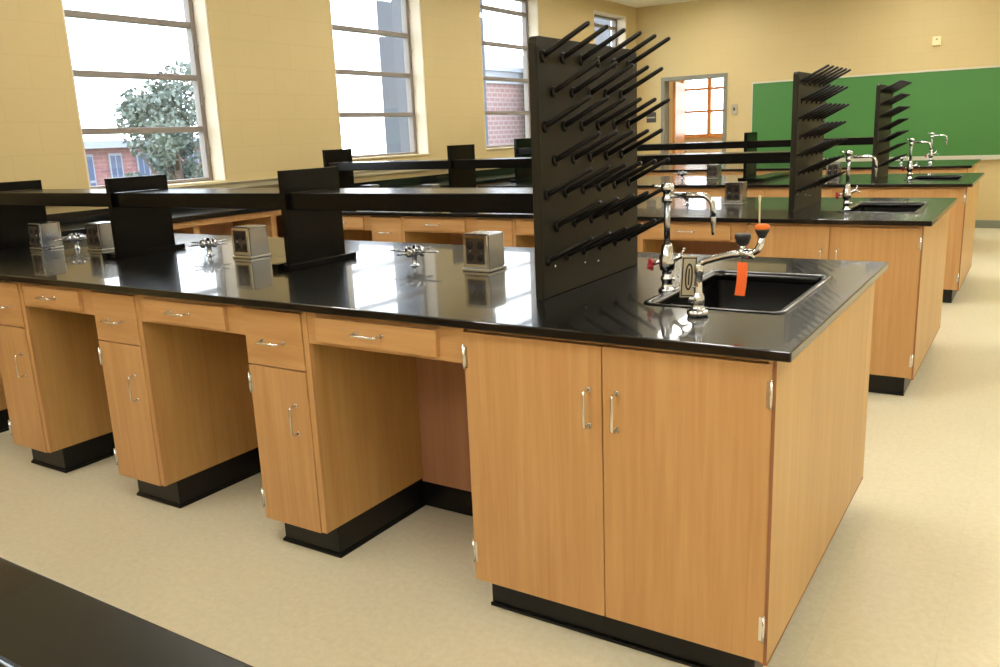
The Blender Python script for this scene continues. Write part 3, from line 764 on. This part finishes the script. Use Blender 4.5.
# ------------------------------------------------------------------ end wall fittings
def wall_fittings():
    t = thing('chalkboard', 'long green chalkboard with pale trim on the end wall', 'chalkboard', (-1.2, YB, 0))
    x0, x1, z0, z1 = -1.925, 2.4, .912, 1.958
    MB().box(x0, x1, -.022, -.002, z0, z1).build('writing_surface', 'board', t)
    f = MB(); f.box(x0-.012, x1+.012, -.03, -.001, z1, z1+.022); f.box(x0-.012, x0, -.03, -.001, z0, z1); f.box(x1, x1+.012, -.03, -.001, z0, z1); f.build('frame', 'alu', t, .003)
    c = MB(); c.box(x0-.012, x1+.012, -.085, -.001, z0-.055, z0-.03); c.box(x0-.012, x1+.012, -.03, -.001, z0-.03, z0); c.box(x0-.012, x1+.012, -.09, -.085, z0-.055, z0-.015); c.build('chalk_tray', 'alu', t, .002)
    s = thing('switch_plate', 'grey switch plate on the wall between door and chalkboard', 'switch', (-3.39, YB, 1.63))
    MB().box(-.042, .042, -.010, -.001, -.07, .07).build('plate', 'wplate', s, .003)
    MB().box(-.012, .012, -.018, -.0102, -.022, .022).build('toggle', 'dark', s, .002)
    p = thing('wall_plaque', 'small dark plaque on the wall left of the door', 'sign', (-4.655, YB, 1.57))
    MB().box(-.075, .075, -.012, -.001, -.075, .075).build('plate', 'dark', p, .003)
    MB().box(-.066, .066, -.0145, -.0121, -.012, .006).build('light_strip', 'wplate', p)
    k = thing('wall_box', 'small ivory box high on the wall above the chalkboard', 'wall box', (-.845, YB, 2.325))
    MB().box(-.048, .048, -.04, -.001, -.055, .055).build('cover', 'ivory', k, .006)
    MB().lathe((0, -.0402, .02), [(.012, 0), (.010, -.004), (.0005, -.005)], 12, 1).build('button', 'wplate', k)
wall_fittings()

# ------------------------------------------------------------------ ceiling lights
def lights():
    t = thing('ceiling_light', 'fluorescent ceiling light fitting with pale diffuser', 'ceiling light', (0,0,CZ), 0, 'fluorescent ceiling lights')
    f = MB(); w, l = .30, 1.22
    f.box(-w/2, w/2, -l/2, l/2, -.03, -.001); f.box(-w/2, -w/2+.02, -l/2, l/2, -.075, -.03); f.box(w/2-.02, w/2, -l/2, l/2, -.075, -.03)
    f.build('housing', 'fix', t)
    MB().box(-w/2+.022, w/2-.022, -l/2+.01, l/2-.01, -.078, -.032).build('diffuser', 'lamp', t)
    dup(t, (-3.0, 11.5, CZ), 'added unseen fluorescent light brightening the corridor beyond the doorway', PI/2)  # unseen lamp, added to brighten the corridor and door leaf
    first = True
    for x in (-3.6, -1.0, 1.6):
        for y in (-3.8, -1.4, 1.7, 4.3, 6.7, 9.1):
            if first: t.location = (x, y, CZ); first = False
            else: dup(t, (x, y, CZ), 'fluorescent ceiling light fitting with pale diffuser')
lights()

# ------------------------------------------------------------------ outside
def outside():
    struct(MB().box(-80, -5.4, -40, 90, -3.3, -3.2).build('ground', 'lawn'))
    t = thing('brick_building', 'red brick building with white roof edge seen through the leftmost window', 'building', (-25, 13, -3.2), 0)
    MB().box(-8, 0, -9, 12, 0, 4.72).build('wall', 'brick1', t)
    MB().box(-8.4, .35, -9.3, 12.3, 4.72, 4.95).build('roof', 'fascia', t)
    y = -8.2
    while y < 11:
        w = MB(); w.box(.0, .05, y-.05, y+.41, 2.9, 4.55); o = w.build('window', 'fascia', t)
        for (a, c) in ((2.98, 3.66), (3.74, 4.47)): 
            p = MB(); p.box(.051, .06, y, y+.16, a, c); p.box(.051, .06, y+.20, y+.36, a, c); p.build('pane', 'wdark', o)
        y += 1.0
    t = thing('brick_wing', 'pale red brick wing with white roof bands through the third window', 'building', (-14, 17.6, -3.2), 0)
    MB().box(-1.2, 0, 0, 9, 0, 6.15).build('wall', 'brick3', t)
    r = MB(); r.box(-1.2, .1, -.1, 9.1, 6.15, 6.5); r.box(-1.2, .25, -.3, 9.3, 6.5, 6.62); r.build('roof', 'fascia', t)
    r = MB(); r.rings([[(.2, -.2, 6.62), (.2, 9.2, 6.62), (-1.2, 9.2, 6.62), (-1.2, -.2, 6.62)], [(-.9, 1.2, 7.2), (-.9, 9.2, 7.2), (-1.15, 9.2, 7.2), (-1.15, 1.2, 7.2)]], smooth=False); r.build('roof_slope', 'roofm', t)
    for nm, y0, y1, l in (('stair_tower', 13.04, 15.8, 'blue-grey rendered wall seen through the second window'), ('stair_tower', 21.9, 24.88, 'blue-grey rendered wall seen through the farthest window')):
        t = thing(nm, l, 'building', (-12, y0, -3.2), 0, 'rendered towers outside')
        if y0 < 15: t.rotation_euler = (0, 0, math.radians(-50.2)); y1 = y0 + 2.3
        MB().box(-1.4, 0, 0, y1-y0, 0, 14).build('wall', 'tower', t); MB().box(-1.5, .1, -.02, y1-y0, 14, 14.2).build('coping', 'fascia', t)
    def tree(loc, hts, rad, n, mat, label, ls):
        t = thing('tree', label, 'tree', loc, 0, 'trees outside')
        b = MB(); b.tube([(0,0,0), (.05,.03,hts*.4), (0,0,hts*.75)], [.2, .15, .07], 8)
        for i in range(7):
            a = i*2.4; z = hts*(.35+.05*i); b.tube([(0,0,z), (math.cos(a)*rad*.6, math.sin(a)*rad*.6, z+hts*.22)], [.06, .02], 6)
        b.build('trunk', 'bark', t)
        f = MB(); rnd = random.Random(len(label))
        blobs = []
        for i in range(26):
            a = rnd.random()*2*PI; rr = rad*math.sqrt(rnd.random())*.85; zz = hts*(.42+.55*rnd.random())
            rr *= 1.0 - .6*max(0, (zz/hts-.6)/.4)
            blobs.append((rr*math.cos(a), rr*math.sin(a), zz, rad*(.22+.14*rnd.random())))
        for i in range(n):
            bx_, by_, bz_, br = rnd.choice(blobs)
            d = Vector((rnd.gauss(0,1), rnd.gauss(0,1), rnd.gauss(0,1))).normalized()*br*(rnd.random()**.4)
            c = Vector((bx_, by_, bz_)) + d
            u = Vector((rnd.gauss(0,1), rnd.gauss(0,1), rnd.gauss(0,1))).normalized(); w = u.orthogonal().normalized(); s_ = ls*(.6+.8*rnd.random())
            vs = [f.bm.verts.new(c+q) for q in (u*s_, w*s_*.55, -u*s_, -w*s_*.55)]
            f.bm.faces.new(vs)
        f.build('foliage', mat, t)
    tree((-20, 13.55, -3.2), 6.6, 1.85, 9000, 'leaf', 'leafy green tree before the brick building, seen through the leftmost window', .075)
    tree((-44, 24.6, -3.2), 5.6, 1.8, 900, 'leafp', 'pale distant tree above the roof, left in the leftmost window', .2)
outside()

# ------------------------------------------------------------------ world
w = bpy.data.worlds.new('overcast_sky'); SC.world = w; w.use_nodes = True
nt = w.node_tree; bg = nt.nodes['Background']
tc = N(nt, 'ShaderNodeTexCoord'); sp = N(nt, 'ShaderNodeSeparateXYZ'); cr = N(nt, 'ShaderNodeValToRGB')
nt.links.new(tc.outputs['Generated'], sp.inputs[0])
mr = N(nt, 'ShaderNodeMapRange'); mr.inputs['From Min'].default_value = -0.1; mr.inputs['From Max'].default_value = 0.9
nt.links.new(sp.outputs['Z'], mr.inputs['Value']); nt.links.new(mr.outputs['Result'], cr.inputs['Fac'])
cr.color_ramp.elements[0].color = (0.93, 0.96, 1.0, 1); cr.color_ramp.elements[1].color = (0.80, 0.88, 1.0, 1)
nt.links.new(cr.outputs['Color'], bg.inputs['Color']); bg.inputs['Strength'].default_value = 7.0

# ------------------------------------------------------------------ camera
cam = bpy.data.cameras.new('camera'); co = bpy.data.objects.new('camera', cam); COL.objects.link(co); SC.camera = co
F, yaw, pit, rol = 841.4725, .5740, -.2312, -.0423
fw = Vector((-math.sin(yaw)*math.cos(pit), math.cos(yaw)*math.cos(pit), math.sin(pit)))
rt = Vector((math.cos(yaw), math.sin(yaw), 0)); up = rt.cross(fw)
R_ = rt*math.cos(rol) + up*math.sin(rol); U_ = -rt*math.sin(rol) + up*math.cos(rol)
mat = Matrix((R_, U_, -fw)).transposed().to_4x4(); mat.translation = (.4317, -1.8388, 1.4026)
co.matrix_world = mat
cam.sensor_fit = 'HORIZONTAL'; cam.sensor_width = 36.0; cam.lens = F/1000.0*36.0; cam.clip_start = .02; cam.clip_end = 300

vs = SC.view_settings
vs.view_transform = 'Standard'; vs.look = 'None'; vs.gamma = 1.0; vs.use_curve_mapping = False; vs.exposure = 0.0
